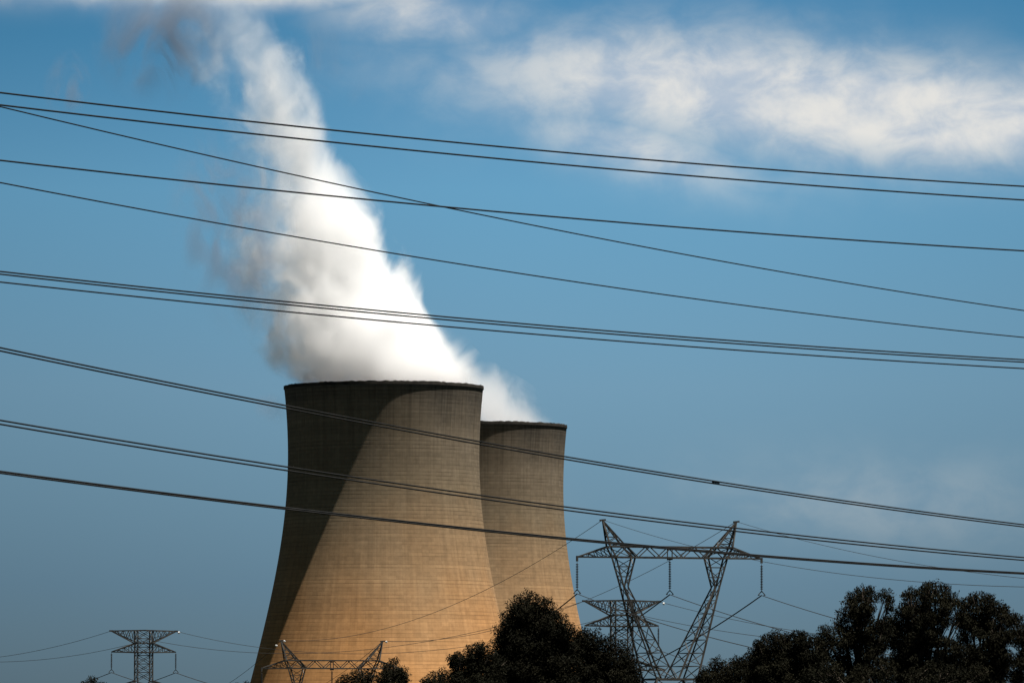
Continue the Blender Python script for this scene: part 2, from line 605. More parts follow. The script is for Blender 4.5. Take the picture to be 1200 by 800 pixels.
zr1 = H_RIM - 13.0
LEFT1 = [(0.2, -29.0), (4, -36.0), (18, -47.5), (43, -49.0), (67, -47.0), (83, -51.0), (99, -65.0), (115, -80.0), (145, -98.0)]
RIGHT1 = [(0.2, 28.8), (5, 27.0), (18, 20.5), (43, 6.0), (67, -12.0), (83, -17.5), (99, -22.5), (115, -33.0), (145, -46.0)]
DEP1 = [(0.2, 28.0), (18, 25.0), (43, 21.0), (67, 16.0), (83, 15.0), (99, 17.0), (115, 19.0), (145, 24.0)]
DEN1 = [(0.2, 1.1), (18, 1.1), (43, 0.9), (67, 0.62), (83, 0.48), (99, 0.26), (112, 0.10), (125, 0.03), (145, 0.015)]
SOF1 = [(0.2, 0.3), (8, 1.0), (43, 1.8), (67, 2.1), (83, 2.4), (99, 2.6), (115, 2.6), (145, 2.6)]
steam("steam_plume", (T1.x, D1, zr1 + 0.4), LEFT1, RIGHT1, DEP1, DEN1, SOF1, 0.20, 0.055,
      "tall bright white steam plume rising from the nearer cooling tower", 1.62)
zr2 = rim2.z
LEFT2 = [(0.2, -30.0), (10, -40.0), (22, -52.0), (40, -70.0)]
RIGHT2 = [(0.2, 28.5), (5, 25.0), (10, 20.0), (16, 13.5), (20, 7.0), (24, -2.0), (40, -30.0)]
DEP2 = [(0.2, 26.0), (12, 24.0), (22, 21.0), (40, 15.0)]
DEN2 = [(0.2, 1.0), (10, 0.8), (20, 0.5), (40, 0.15)]
SOF2 = [(0.2, 0.5), (4, 1.2), (10, 1.7), (22, 1.9), (40, 1.9)]
steam("steam_plume", (T2.x, D2, zr2 + 0.4), LEFT2, RIGHT2, DEP2, DEN2, SOF2, 0.05, 0.085,
      "short grey-white steam plume drifting off the farther cooling tower", 2.0, leftmult=0.8)


def wisp(px, py, D, rx, rz, ry, tilt, dens, label, seed, cut=0.5, nsc=0.06):
    c = pix(px, py, D)
    mb = MB()
    rings, seg = 14, 20
    for i in range(rings + 1):
        ph = math.pi * i / rings
        rad = max(0.02, math.sin(ph))
        for k in range(seg):
            a = 2 * math.pi * k / seg
            q = 1 + 0.06 * math.sin(3 * a + ph * 2 + seed)
            h = -math.cos(ph) * rz
            mb.v.append(Vector((rad * rx * q * math.cos(a) + tilt * h, rad * ry * q * math.sin(a), h)))
    for i in range(rings):
        for k in range(seg):
            a, b = i * seg + k, i * seg + (k + 1) % seg
            mb.f.append((a, b, b + seg, a + seg))
    mb.f.append(tuple(range(seg))[::-1])
    mb.f.append(tuple(rings * seg + k for k in range(seg)))
    m, n, out = material("grey_vapour")
    t = n.node("ShaderNodeTexCoord")
    x, y, z = n.sep(t.outputs["Object"])
    ax = n.div(n.sub(x, n.mul(z, tilt)), rx)
    ay, az_ = n.div(y, ry), n.div(z, rz)
    rr = n.m("SQRT", n.add(n.add(n.mul(ax, ax), n.mul(ay, ay)), n.mul(az_, az_)))
    na = n.noise(n.comb(n.add(x, seed * 37.1), n.mul(y, 0.5), n.mul(z, 0.6)), nsc, 5.0, 0.62, 1.2).outputs["Fac"]
    d = n.mul(n.ss(rr, 0.25, 0.95, 1.0, 0.0), n.ss(na, cut - 0.06, cut + 0.16))
    v = n.node("ShaderNodeVolumePrincipled")
    v.inputs["Color"].default_value = (0.30, 0.36, 0.46, 1)
    n.put(v.inputs["Density"], n.mul(d, dens))
    n.t.links.new(v.outputs[0], out.inputs["Volume"])
    m.cycles.volume_step_rate = 0.5
    o = mb.build("vapour_wisp", m, None, c, smooth=True)
    tag(o, label, "vapour", "torn grey wisps of vapour left of the plume")


wisp(196, 42, 1895, 27, 25, 15, 0.10, 0.12, "dark grey torn wisp of vapour at the top left end of the white plume", 1.0, 0.50, 0.075)
wisp(80, 100, 1890, 9, 13, 7, 0.1, 0.080, "small grey smudge of vapour farthest left, crossed by the top two cables", 2.0, 0.48, 0.12)
wisp(268, 270, 1885, 21, 38, 14, -0.12, 0.070, "faint grey haze of vapour along the left side of the white plume", 3.0, 0.47, 0.09)
wisp(318, 478, 1880, 7, 6, 6, -0.3, 0.05, "faint smudge of vapour beside the shaded top edge of the nearer tower", 4.0, 0.46, 0.15)
wisp(385, 70, 1890, 14, 17, 10, -0.6, 0.045, "thin grey veil of vapour on the right of the plume's upper end", 5.0, 0.52, 0.10)


# ------------------------------------------------------------------ lattice pylons
MPX = 1010.0 / F
YAW = R(19.0)


def lattice_face(mb, A, B, n, w, cross=False):
    """lacing between two chords A=(a0,a1), B=(b0,b1)"""
    a0, a1 = Vector(A[0]), Vector(A[1])
    b0, b1 = Vector(B[0]), Vector(B[1])
    for i in range(n):
        t0, t1 = i / n, (i + 1) / n
        pa0, pa1 = a0.lerp(a1, t0), a0.lerp(a1, t1)
        pb0, pb1 = b0.lerp(b1, t0), b0.lerp(b1, t1)
        if cross:
            mb.bar(pa0, pb1, w); mb.bar(pb0, pa1, w)
        elif i % 2 == 0:
            mb.bar(pa0, pb1, w)
        else:
            mb.bar(pb0, pa1, w)
        if i:
            mb.bar(pa0, pb0, w)


def box_truss(mb, lo, hi, n, wc, wl, cross=False):
    """four chords from the four points lo[] to the four points hi[], laced on all faces"""
    for a, b in zip(lo, hi):
        mb.bar(a, b, wc)
    for i in range(4):
        j = (i + 1) % 4
        lattice_face(mb, (lo[i], hi[i]), (lo[j], hi[j]), n, wl, cross)


def insulator(parent, p, length, rad=0.17):
    mb = MB()
    prof = [(0.03, 0.0), (0.05, -0.25)]
    nd = int(length / 0.30)
    for i in range(nd):
        z = -0.3 - i * (length - 0.7) / nd
        prof += [(0.07, z), (rad, z - 0.06), (rad, z - 0.13), (0.07, z - 0.17)]
    prof += [(0.05, -length + 0.35), (0.02, -length)]
    mb.lathe(prof, 8)
    o = mb.build("insulator", M_INSUL, parent, p)
    y = MB()
    y.bar((0, 0, 0.25), (-0.55, 0, -0.35), 0.12)
    y.bar((0, 0, 0.25), (0.55, 0, -0.35), 0.12)
    y.bar((-0.5, -0.3, -0.42), (-0.5, 0.3, -0.42), 0.12)
    y.bar((0.5, -0.3, -0.42), (0.5, 0.3, -0.42), 0.12)
    y.build("yoke", M_STEEL, o, (0, 0, -length))
    return o


def glint(parent, p, r=0.34):  # added ball whose bright white stands in for a glint
    mb = MB()
    prof = [(max(0.01, r * math.sin(math.pi * i / 8)), -r * math.cos(math.pi * i / 8)) for i in range(9)]
    mb.lathe(prof, 12)
    return mb.build("glint_ball", M_BALL, parent, p, smooth=True)


KX = MPX / math.cos(YAW)


def zz(py, ):                                  # height of a feature above eye level line, metres, nearest pylon
    return EYE + (888.0 - py) * MPX


def delta_pylon(x, y, gz, drop, label):
    """gz ground, drop: how much lower than the nearest pylon the head sits"""
    t = empty("lattice_pylon", (x, y, gz), YAW)
    tag(t, label, "pylon", "V-shaped lattice pylons")
    off = -gz - drop
    Z = lambda py: zz(py) + off
    wc, wl = 0.22, 0.11
    dep = 0.95
    ztop, zbot, zn, zw = Z(642), Z(653), Z(688), Z(796)
    for s in (-1, 1):
        mb = MB()
        P = lambda px, dy, z: Vector((s * px * KX, dy, z))
        peak = P(79, 0, Z(611))
        to, ti = 72, 53
        # peak
        for dy in (-dep, dep):
            mb.bar(peak, P(to, dy, ztop), wc * 1.1)
            mb.bar(peak, P(ti, dy, ztop), wc * 1.1)
            for q in (0.35, 0.62, 0.84):
                a, b = peak.lerp(P(to, dy, ztop), q), peak.lerp(P(ti, dy, ztop), q)
                a2 = peak.lerp(P(to, dy, ztop), min(1, q + 0.2))
                mb.bar(a, b, wl); mb.bar(b, a2, wl)
        for px_, in ((to,), (ti,)):
            lattice_face(mb, (peak, P(px_, -dep, ztop)), (peak, P(px_, dep, ztop)), 4, wl)
        mb.bar(peak - Vector((0.5, 0, 0)), peak + Vector((0.5, 0, 0.1)), 0.3)
        # head between the chords and down to the neck
        bo, bi = 66, 43
        box_truss(mb, [P(bo, -dep, zbot), P(bi, -dep, zbot), P(bi, dep, zbot), P(bo, dep, zbot)],
                  [P(to, -dep, ztop), P(ti, -dep, ztop), P(ti, dep, ztop), P(to, dep, ztop)], 1, wc, wl)
        no, ni = 56.5, 51.5
        dn = 0.85
        neck = [P(no, -dn, zn), P(ni, -dn, zn), P(ni, dn, zn), P(no, dn, zn)]
        chord = [P(bo, -dep, zbot), P(bi, -dep, zbot), P(bi, dep, zbot), P(bo, dep, zbot)]
        box_truss(mb, neck, chord, 3, wc, wl)
        wo, wi, dw = 24, 1.5, 3.3
        waist = [P(wo, -dw, zw), P(wi, -dw, zw), P(wi, dw, zw), P(wo, dw, zw)]
        box_truss(mb, waist, neck, 7, wc * 1.05, wl, False)
        mb.build("lattice_leg", M_STEEL, t)
    # crossarm
    mb = MB()
    xe = 66 * KX
    dp = dep + 0.12                            # chords sit proud of the legs
    nb = 10
    for dy in (-dp, dp):
        mb.bar((-72 * KX, dy, ztop + 0.1), (72 * KX, dy, ztop + 0.1), 0.25)
        mb.bar((-xe, dy, zbot - 0.1), (xe, dy, zbot - 0.1), 0.25)
        for i in range(nb):
            x0, x1 = -xe + 2 * xe * i / nb, -xe + 2 * xe * (i + 1) / nb
            if i % 2:
                mb.bar((x0, dy, ztop + 0.1), (x1, dy, zbot - 0.1), 0.14)
            else:
                mb.bar((x0, dy, zbot - 0.1), (x1, dy, ztop + 0.1), 0.14)
        mb.bar((0, dy, ztop + 0.1), (0, dy, zbot - 0.1), 0.14)
    for zc in (ztop + 0.1, zbot - 0.1):
        for i in range(nb):
            x0, x1 = -xe + 2 * xe * i / nb, -xe + 2 * xe * (i + 1) / nb
            mb.bar((x0, -dp, zc), (x1, dp, zc), 0.1)
            mb.bar((x0, -dp, zc), (x0, dp, zc), 0.1)
    for s in (-1, 1):
        tip = Vector((s * 109 * KX, 0, Z(654)))
        for dy in (-dp, dp):
            a, b = Vector((s * 72 * KX, dy, ztop + 0.1)), Vector((s * 66 * KX, dy, zbot - 0.1))
            mb.bar(a, tip, 0.22); mb.bar(b, tip, 0.22)
            for q in (0.0, 0.22, 0.45, 0.68):
                p1, p2 = a.lerp(tip, q), b.lerp(tip, q + 0.02)
                mb.bar(p1, p2, 0.11)
                mb.bar(p2, a.lerp(tip, q + 0.22), 0.11)
        lattice_face(mb, (Vector((s * 66 * KX, -dp, zbot - 0.1)), tip), (Vector((s * 66 * KX, dp, zbot - 0.1)), tip), 5, 0.1)
        mb.bar(tip + Vector((0, 0, 0.2)), tip - Vector((0, 0, 0.7)), 0.3)
    mb.build("crossarm", M_STEEL, t)
    # body
    mb = MB()
    wx = 24 * KX
    waist = [(-wx, -3.3, zw), (wx, -3.3, zw), (wx, 3.3, zw), (-wx, 3.3, zw)]
    hb = zw
    bx = wx + hb * 0.13
    base = [(-bx, -bx, -0.3), (bx, -bx, -0.3), (bx, bx, -0.3), (-bx, bx, -0.3)]
    box_truss(mb, base, waist, 3, 0.28, 0.14, True)
    for i in range(4):
        mb.bar(Vector(waist[i]) + Vector((0, 0, .02)), Vector(waist[(i + 1) % 4]) + Vector((0, 0, .02)), 0.3)
    mb.build("lattice_body", M_STEEL, t)
    tips = []
    for px_, py_ in ((-109, 656), (0, 655), (109, 656)):
        p = Vector((px_ * KX, 0, Z(py_) - 0.5))
        if px_ == 0:
            h = MB(); h.bar((0, -dp, zbot - 0.35), (0, dp, zbot - 0.35), 0.22)
            h.build("hanger", M_STEEL, t)
            p.z = zbot - 0.45
        L = p.z - Z(693.5)
        insulator(t, p, L, 0.24)
        tips.append(p - Vector((0, 0, L + 0.45)))
    M4 = lambda v: Vector((x + v.x * math.cos(YAW) - v.y * math.sin(YAW), y + v.x * math.sin(YAW) + v.y * math.cos(YAW), gz + v.z))
    peaks = [M4(Vector((s * 79 * KX, 0, Z(611) + 0.1))) for s in (-1, 1)]
    return t, peaks, [M4(p) for p in tips]


P1 = pix(785, 700, 1010)
P3 = pix(389, 780, 1356)
Q1, peaks1, tips1 = delta_pylon(P1.x, P1.y, ground(P1.x, P1.y), 0.0, "large V-legged lattice pylon, nearest one, standing between the two dark groves")
head3 = pix(389, 774, 1356).z
drop3 = zz(642) - head3
Q3, peaks3, tips3 = delta_pylon(P3.x, P3.y, ground(P3.x, P3.y), drop3, "distant V-shaped lattice pylon low against the base of the bigger tower")
K4 = 1360.0 / F


def double_pylon(px, D, yaw, sc, py_top, label):
    """straight lattice mast with a broad earth-wire beam and arm pairs below; sc: metres per photo pixel of the left mast"""
    c = pix(px, py_top, D)
    gz = ground(c.x, c.y)
    t = empty("lattice_mast", (c.x, c.y, gz), yaw)
    tag(t, label, "pylon", "straight lattice masts with two pairs of arms")
    top = c.z - gz
    Z = lambda py: top - (py - 738) * sc
    X = lambda q: q * sc / math.cos(yaw)
    hw = X(8.6)
    wc, wl = 0.22, 0.12
    mb = MB()
    zt, zk = Z(738), Z(797)
    lo = [(-hw, -hw, zk), (hw, -hw, zk), (hw, hw, zk), (-hw, hw, zk)]
    hi = [(-hw, -hw, zt), (hw, -hw, zt), (hw, hw, zt), (-hw, hw, zt)]
    box_truss(mb, lo, hi, 6, wc, wl, True)
    bw = hw + max(1.0, zk) * 0.09
    base = [(-bw, -bw, -0.3), (bw, -bw, -0.3), (bw, bw, -0.3), (-bw, bw, -0.3)]
    box_truss(mb, base, lo, 5, wc * 1.1, wl, True)
    h2 = hw + 0.14
    for pz in (753, 764):                      # belts where the arms join
        for a, b in (((-h2, -h2), (h2, -h2)), ((h2, -h2), (h2, h2)), ((h2, h2), (-h2, h2)), ((-h2, h2), (-h2, -h2))):
            mb.bar((a[0], a[1], Z(pz)), (b[0], b[1], Z(pz)), 0.2)
    mb.build("mast", M_STEEL, t)
    ends, hangs = [], []
    # earth-wire beam: flat on top, underside rising to the tips
    mb = MB()
    for s in (-1, 1):
        tip = Vector((s * X(37.5), 0, Z(739)))
        for dy in (-hw - 0.12, hw + 0.12):
            a, b = Vector((0, dy, Z(738.2))), Vector((s * X(9), dy, Z(753)))
            mb.bar(a, tip, 0.24); mb.bar(b, tip, 0.22)
            a2 = Vector((s * X(9), dy, Z(738.2)))
            for i in range(4):
                q0, q1 = i / 4, (i + 1) / 4
                pa0, pa1 = a2.lerp(tip, q0), a2.lerp(tip, q1)
                pb0 = b.lerp(tip, (q0 + q1) / 2)
                mb.bar(pa0, pb0, wl); mb.bar(pb0, pa1, wl)
        mb.bar(tip - Vector((0.4, 0, 0)), tip + Vector((0.4, 0, 0)), 0.35)
        ends.append(tip)
    mb.build("earth_wire_beam", M_STEEL, t)
    for lv, (pu, pl, ext) in enumerate(((753, 764, 37), (797, 808, 44))):
        for s in (-1, 1):
            mb = MB()
            tip = Vector((s * X(ext), 0, Z(pl - 0.5)))
            for dy in (-hw - 0.12, hw + 0.12):
                a, b = Vector((s * X(8.6), dy, Z(pu))), Vector((s * X(8.6), dy, Z(pl)))
                mb.bar(a, tip, 0.22); mb.bar(b, tip, 0.22)
                for i in range(4):
                    q0, q1 = i / 4, (i + 1) / 4
                    mb.bar(a.lerp(tip, q0), b.lerp(tip, q0), wl)
                    mb.bar(b.lerp(tip, q0), a.lerp(tip, q1), wl)
            mb.build("arm", M_STEEL, t)
            if lv == 0:
                L = 21.0 * sc
                insulator(t, tip - Vector((0, 0, 0.1)), L, 0.2)
                hangs.append(tip - Vector((0, 0, L + 0.55)))
    cs, sn = math.cos(yaw), math.sin(yaw)
    M4 = lambda v: Vector((c.x + v.x * cs - v.y * sn, c.y + v.x * sn + v.y * cs, gz + v.z))
    return t, [M4(e) for e in ends], [M4(e) for e in hangs]


Q4, ends4, hangs4 = double_pylon(168.5, 1360, R(16), 1360 / F, 738, "small distant straight lattice mast alone at the lower left")
Q2, ends2, hangs2 = double_pylon(728.5, 1148, R(16), 1148 / F * 1.17, 703, "straight lattice mast seen behind the legs of the nearest pylon")

# ------------------------------------------------------------------ wires strung between the pylons
def wire(a, b, sag, r, label, group, ball=None):
    mb = MB()
    a, b = Vector(a), Vector(b)
    n = 40
    pts = [a.lerp(b, i / n) - Vector((0, 0, 4 * sag * (i / n) * (1 - i / n))) for i in range(n + 1)]
    mb.tube(pts, r, 5)
    o = mb.build("overhead_wire", M_WIRE, None)
    tag(o, label, "wire", group)
    if ball:                                   # a made-up white ball in place of a glint on the fittings, ball[0] metres from its start
        t = ball[0] / (b - a).length
        q = a.lerp(b, t) - Vector((0, 0, 4 * sag * t * (1 - t)))
        glint(o, q - Vector((0, 0, ball[1] * 0.6)), ball[1])
    return o


GW = "overhead wires strung between the distant pylons"
RE, RP = 0.045, 0.075
v13 = Vector((P3.x - P1.x, P3.y - P1.y, 0))
side = ["left", "right"]
ph = ["left", "middle", "right"]
for i in range(2):
    wire(peaks3[i], peaks1[i], 5.5, RE, f"thin earth wire dropping left from the {side[i]} peak of the nearest pylon", GW, (5.0, 0.24))
    wire(peaks1[i], peaks1[i] - v13 * 1.2 + Vector((0, 0, -19.0)), 6.3, RE * 0.8, f"faint earth wire running right from the {side[i]} peak of the nearest pylon", GW)
    wire(peaks3[i], peaks3[i] + v13 + Vector((0, 0, -8.0)), 9.0, RE, f"thin wire falling away from the {side[i]} peak of the pylon before the tower", GW, (7.0, 0.24) if i == 0 else None)
for i in range(3):
    wire(tips1[i], tips3[i], 8.5, RP * 1.35, f"heavy conductor dropping left from the {ph[i]} insulator of the nearest pylon", GW)
    wire(tips1[i], tips1[i] - v13 * 1.2 + Vector((0, 0, -19.0)), 6.0, RP * 0.8, f"conductor sagging right from the {ph[i]} insulator of the nearest pylon", GW)
v42 = Vector((Q2.location.x - Q4.location.x, Q2.location.y - Q4.location.y, 0))
for i in range(2):
    wire(ends4[i], ends2[i], 7.0, RE, f"thin wire between the two straight masts, on their {side[i]} beam tips", GW, (1.5, 0.26) if i else None)
    wire(ends4[i], ends4[i] - v42 + Vector((0, 0, 4)), 7.0, RE, f"thin wire leaving the frame left from the {side[i]} beam tip of the small left mast", GW)
    wire(ends2[i], ends2[i] + v42 + Vector((0, 0, -6)), 7.0, RE, f"thin wire running right from the {side[i]} beam tip of the mast behind the nearest pylon", GW, (2.0, 0.24) if i else None)
    wire(hangs4[i], hangs2[i], 9.0, RP, f"conductor between the straight masts, from their {side[i]} upper insulators", GW)
    wire(hangs4[i], hangs4[i] - v42 + Vector((0, 0, 4)), 9.0, RP, f"conductor running out left from the {side[i]} insulator of the small left mast", GW)
    wire(hangs2[i], hangs2[i] + v42 + Vector((0, 0, -6)), 9.0, RP * 0.8, f"conductor running right from the {side[i]} insulator of the mast behind the nearest pylon", GW)

# ------------------------------------------------------------------ power cables crossing close overhead


def cable_path(trace, DL, DR, dz=0.0, t0=-1.6, t1=2.6):
    A, B = pix(0, 400, DL), pix(1200, 400, DR)
    ts, zs = [], []
    for px, py in trace:
        a = (px - 600.0) / F
        b = (400.0 - py) / F
        yv = math.cos(PITCH) - b * math.sin(PITCH)
        zv = math.sin(PITCH) + b * math.cos(PITCH)
        s = a / yv                               # X = s * Y
        t = (s * A.y - A.x) / ((B.x - A.x) - s * (B.y - A.y))
        Y = A.y + t * (B.y - A.y)
        ts.append(t); zs.append(EYE + zv / yv * Y)
    c = np.polyfit(ts, zs, 2)
    pts = []
    for i in range(91):
        t = t0 + (t1 - t0) * i / 90
        pts.append(Vector((A.x + t * (B.x - A.x), A.y + t * (B.y - A.y), float(np.polyval(c, t)) + dz)))
    return pts, c


CABLES = [
    ("topmost thin dark cable slanting across the sky over the white plume", [(0, 109), (160, 127.3), (520, 165.6), (680, 180.6), (1040, 208.8), (1200, 218.3)], 104, 121, 0.0150),
    ("second cable from the top, running just under and parallel to the topmost one", [(0, 123), (160, 142), (520, 180), (680, 194.8), (1040, 223.7), (1200, 234.6)], 104, 121, 0.0150),
    ("thin steep cable that starts beside the second one and crosses the next below", [(0, 124.5), (160, 163.3), (260, 187), (420, 221.5), (540, 245.5), (680, 275.5), (780, 294), (940, 322.8), (1040, 339), (1200, 364)], 134, 172, 0.0150),
    ("dark cable crossed near mid sky by the thin steep one, third at right edge", [(0, 188), (160, 206), (260, 216.5), (420, 232.5), (520, 242.5), (680, 257), (780, 265), (940, 277), (1040, 284), (1200, 294)], 108, 125, 0.0150),
    ("lone thin cable with clear sky above and below, halfway up the plume", [(0, 214), (140, 240), (260, 263), (420, 290), (520, 307), (680, 330.5), (780, 345.5), (940, 366.5), (1040, 378), (1200, 395.5)], 134, 172, 0.0150),
    ("upper of the three close-set cables passing above the tower rim", [(0, 318), (160, 335.5), (520, 371), (680, 385), (1040, 411.5), (1200, 421.5)], 112, 130, 0.0140),
    ("middle of the three close-set cables passing above the tower rim", [(0, 321.2), (160, 338.7), (520, 374.2), (680, 388.5), (1040, 414.6), (1200, 424.3)], 112.4, 130.4, 0.0140),
    ("lowest of the three close-set cables passing above the tower rim", [(0, 330.5), (160, 347.5), (520, 382), (680, 396), (1040, 422.5), (1200, 431.5)], 116, 134, 0.0140),
]
GC = "power cables crossing overhead"
for lab, tr, DL, DR, r in CABLES:
    pts, c = cable_path(tr, DL, DR)
    print("cable", lab[:30], c)
    mb = MB(); mb.tube(pts, r, 8)
    o = mb.build("power_cable", M_CABLE, None, smooth=True)
    tag(o, lab, "cable", GC)
TWINS = [
    ("twin cable crossing the shaded top of the nearer tower, with a spacer at right", [(0, 409), (160, 442), (260, 462), (335, 477), (520, 512), (680, 539.5), (780, 555.5), (940, 580), (1040, 595), (1200, 616)], 92, 120, 2.5, 855),
    ("twin cable with a visible gap, crossing the towers at mid height", [(0, 494.3), (160, 521), (260, 537.5), (335, 549), (520, 576.5), (680, 597.5), (780, 610), (940, 629), (1040, 640), (1200, 654.5)], 90, 118, 3.4, None),
    ("lowest twin cable crossing both towers and the pylon crossarm", [(0, 552.5), (160, 574), (260, 587), (335, 595.5), (520, 616.5), (680, 632), (860, 648.3), (940, 654.5), (1040, 662.5), (1200, 671.5)], 90, 118, 1.3, None),
]
for lab, tr, DL, DR, sep, spx in TWINS:
    pts, c = cable_path(tr, DL, DR)
    print("twin", lab[:30], c)
    mid = pts[45]
    t = empty("twin_power_cable", pts[45])
    tag(t, lab, "cable", "twin power cables crossing overhead")
    g_ = sep * 100.0 / F / 2
    dirv = (pts[-1] - pts[0]).normalized()
    sidev = Vector((dirv.y, -dirv.x, 0)).normalized()
    for s in (-1, 1):
        mb = MB()
        mb.tube([q - mid + Vector((0, 0, s * g_)) + sidev * (s * 0.03) for q in pts], 0.0125, 8)
        mb.build("conductor", M_CABLE, t, smooth=True)
    if spx:
        q = min(pts, key=lambda v: abs(v.x / v.y * F + 600 - spx))
        i = pts.index(q)
        d = (pts[i + 1] - pts[i - 1]).normalized()
        mb = MB()
        mb.bar(q - mid - d * 0.10, q - mid + d * 0.10, 0.04, 0.05)
        mb.bar(q - mid - d * 0.04, q - mid + d * 0.04, 0.05, 0.062)
        mb.build("spacer", M_INSUL, t)


# ------------------------------------------------------------------ trees
def leaves(centres, radii, dens, size, hang=0.7):
    allp = []
    for c, r in zip(centres, radii):
        n = int(dens * r[0] * r[1] + 30)
        d = rng.normal(size=(n, 3)); d /= np.linalg.norm(d, axis=1)[:, None]
        q = rng.random(n) ** 0.45
        # ragged outline: leaf sprays of their own
        lump = 1 + 0.22 * np.sin(d[:, 0] * 5 + c[0]) * np.sin(d[:, 2] * 6 + c[2]) + 0.12 * np.sin(d[:, 1] * 9 + c[1] * 3)
        p = np.array(c) + d * (q * lump)[:, None] * np.array([r[0], r[0], r[1]])
        allp.append(p)
    p = np.concatenate(allp)
    n = len(p)
    ax = rng.normal(size=(n, 3)); ax[:, 2] -= hang * 1.6
    ax /= np.linalg.norm(ax, axis=1)[:, None]
    t = rng.normal(size=(n, 3))
    w = np.cross(ax, t); w /= np.linalg.norm(w, axis=1)[:, None]
    L = size * rng.uniform(0.6, 1.35, n)[:, None]
    Wd = L * rng.uniform(0.26, 0.42, n)[:, None]
    nrm = np.cross(ax, w)
    v = np.empty((n, 4, 3))
    v[:, 0] = p - ax * L * 0.5
    v[:, 1] = p + w * Wd * 0.5 + nrm * L * 0.06
    v[:, 2] = p + ax * L * 0.5
    v[:, 3] = p - w * Wd * 0.5 + nrm * L * 0.06
    return v.reshape(-1, 3), n


def quads(name, v, n, mat, parent):
    me = bpy.data.meshes.new(name)
    me.vertices.add(n * 4)
    me.vertices.foreach_set("co", v.astype(np.float32).ravel())
    me.loops.add(n * 4)
    me.loops.foreach_set("vertex_index", np.arange(n * 4, dtype=np.int32))
    me.polygons.add(n)
    me.polygons.foreach_set("loop_start", np.arange(0, n * 4, 4, dtype=np.int32))
    me.update(calc_edges=True)
    me.materials.append(mat)
    o = bpy.data.objects.new(name, me)
    COL.objects.link(o)
    o.parent = parent
    return o


OPENINGS = [(1115, 742, 6), (1031, 716, 4), (1006, 768, 4), (1090, 768, 4), (1052, 706, 4), (1188, 762, 5), (1038, 766, 4), (1148, 752, 4), (996, 728, 3)]


def tree(name, D, clumps, trunk_px, label, mat, fill=2, dens=520, size=0.34, spread=1.0, group="dark trees in the foreground", hang=0.7, zmin=3.2):
    """clumps: (px, py of the clump's top, radius px) seen on the outline; the rest of the crown grows below and behind them"""
    s = D / F
    bx = pix(trunk_px, 850, D).x
    gz = ground(bx, D)
    root = empty(name, (bx, D, gz))
    tag(root, label, "tree", group)
    cs, rs = [], []
    for (px, py, r) in clumps:
        rm = r * s
        c = pix(px, py + r * 0.85, D)
        dy = random.uniform(-0.9, 0.9) * spread
        cs.append([c.x - bx, dy, c.z - gz]); rs.append([rm, rm * 0.85])
    base = list(zip([list(c) for c in cs], [list(r) for r in rs]))
    zlow = zmin
    for c, r in base:
        z = c[2]
        lvl = 0
        while z > zlow and lvl < 14:
            lvl += 1
            step = r[0] * random.uniform(0.75, 1.15)
            z -= step
            for k in range(fill):
                rr = r[0] * random.uniform(0.7, 1.15)
                inward = min(0.5, 0.08 * lvl)
                cs.append([c[0] * (1 - inward * 0.35) + random.uniform(-0.35, 0.35) * r[0], random.uniform(-1, 1) * (1.0 + 0.25 * lvl) * spread, max(zlow * 0.6, z + random.uniform(-0.3, 0.3))])
                rs.append([rr, rr * 0.8])
    keep = []
    for k, (c, r) in enumerate(zip(cs, rs)):       # openings in the open crowns, where no branch carries leaves
        hit = any(abs(c[0] - (pix(gx, gy, D).x - bx)) < gr * s + r[0] * 0.42 and abs(c[2] + gz - pix(gx, gy, D).z) < gr * 1.25 * s + r[1] * 0.42 for gx, gy, gr in OPENINGS)
        if not hit:
            keep.append(k)
    cs, rs = [cs[k] for k in keep], [rs[k] for k in keep]
    v, n = leaves(cs, rs, dens * 2.6, size * 0.56, hang)
    quads("crown", v, n, mat, root)
    mb = MB()
    top = max(c[2] for c in cs)
    fork = top * 0.42
    lean = random.uniform(-0.4, 0.4)
    mb.tube([(0, 0, -0.3), (0.1 * lean, 0.05, fork * 0.4), (lean * 0.5, 0.1, fork)], [0.34, 0.27, 0.22], 10)
    for c, r in base:
        e = Vector(c)
        st = Vector((lean * 0.45, 0.1, fork * random.uniform(0.8, 0.98)))
        mid = st.lerp(e, 0.5) + Vector((random.uniform(-.3, .3), random.uniform(-.3, .3), 0.35))
        mb.tube([st, mid, e], [0.15, 0.09, 0.03], 6)
        for k in range(3):
            q = mid.lerp(e, random.uniform(0.1, 0.7))
            ee = e + Vector((random.uniform(-1, 1), random.uniform(-1, 1), random.uniform(-0.6, 0.6))) * r[0]
            mb.tube([q, q.lerp(ee, 0.5) + Vector((0, 0, 0.1)), ee], [0.05, 0.035, 0.012], 5)
    mb.build("trunk", M_BARK, root, smooth=True)
    return root


# left grove
tree("cypress_tree", 405, [(620, 690, 15), (606, 699, 14), (638, 697, 14), (597, 712, 13), (652, 712, 14), (589, 729, 13), (661, 724, 13), (622, 705, 20), (612, 725, 22), (640, 730, 22), (584, 746, 13), (668, 745, 16)], 625,
     "tall dense conical dark tree in front of both cooling towers", M_LEAF2, fill=3, dens=620, size=0.30, hang=0.2)
tree("bushy_tree", 412, [(680, 734, 13), (694, 735, 15), (712, 743, 14), (728, 750, 14), (736, 763, 13), (744, 780, 9), (700, 750, 20)], 708,
     "rounded dark tree on the right shoulder of the conical one, by the pylon leg", M_LEAF2, fill=3, dens=620, size=0.30, hang=0.2)
tree("bushy_tree", 398, [(562, 750, 8), (552, 753, 9), (572, 757, 12), (538, 761, 10), (531, 765, 8), (550, 768, 16), (582, 768, 12)], 556,
     "lower lumpy dark tree at the left foot of the conical one", M_LEAF, fill=3, dens=620, size=0.28, hang=0.3)
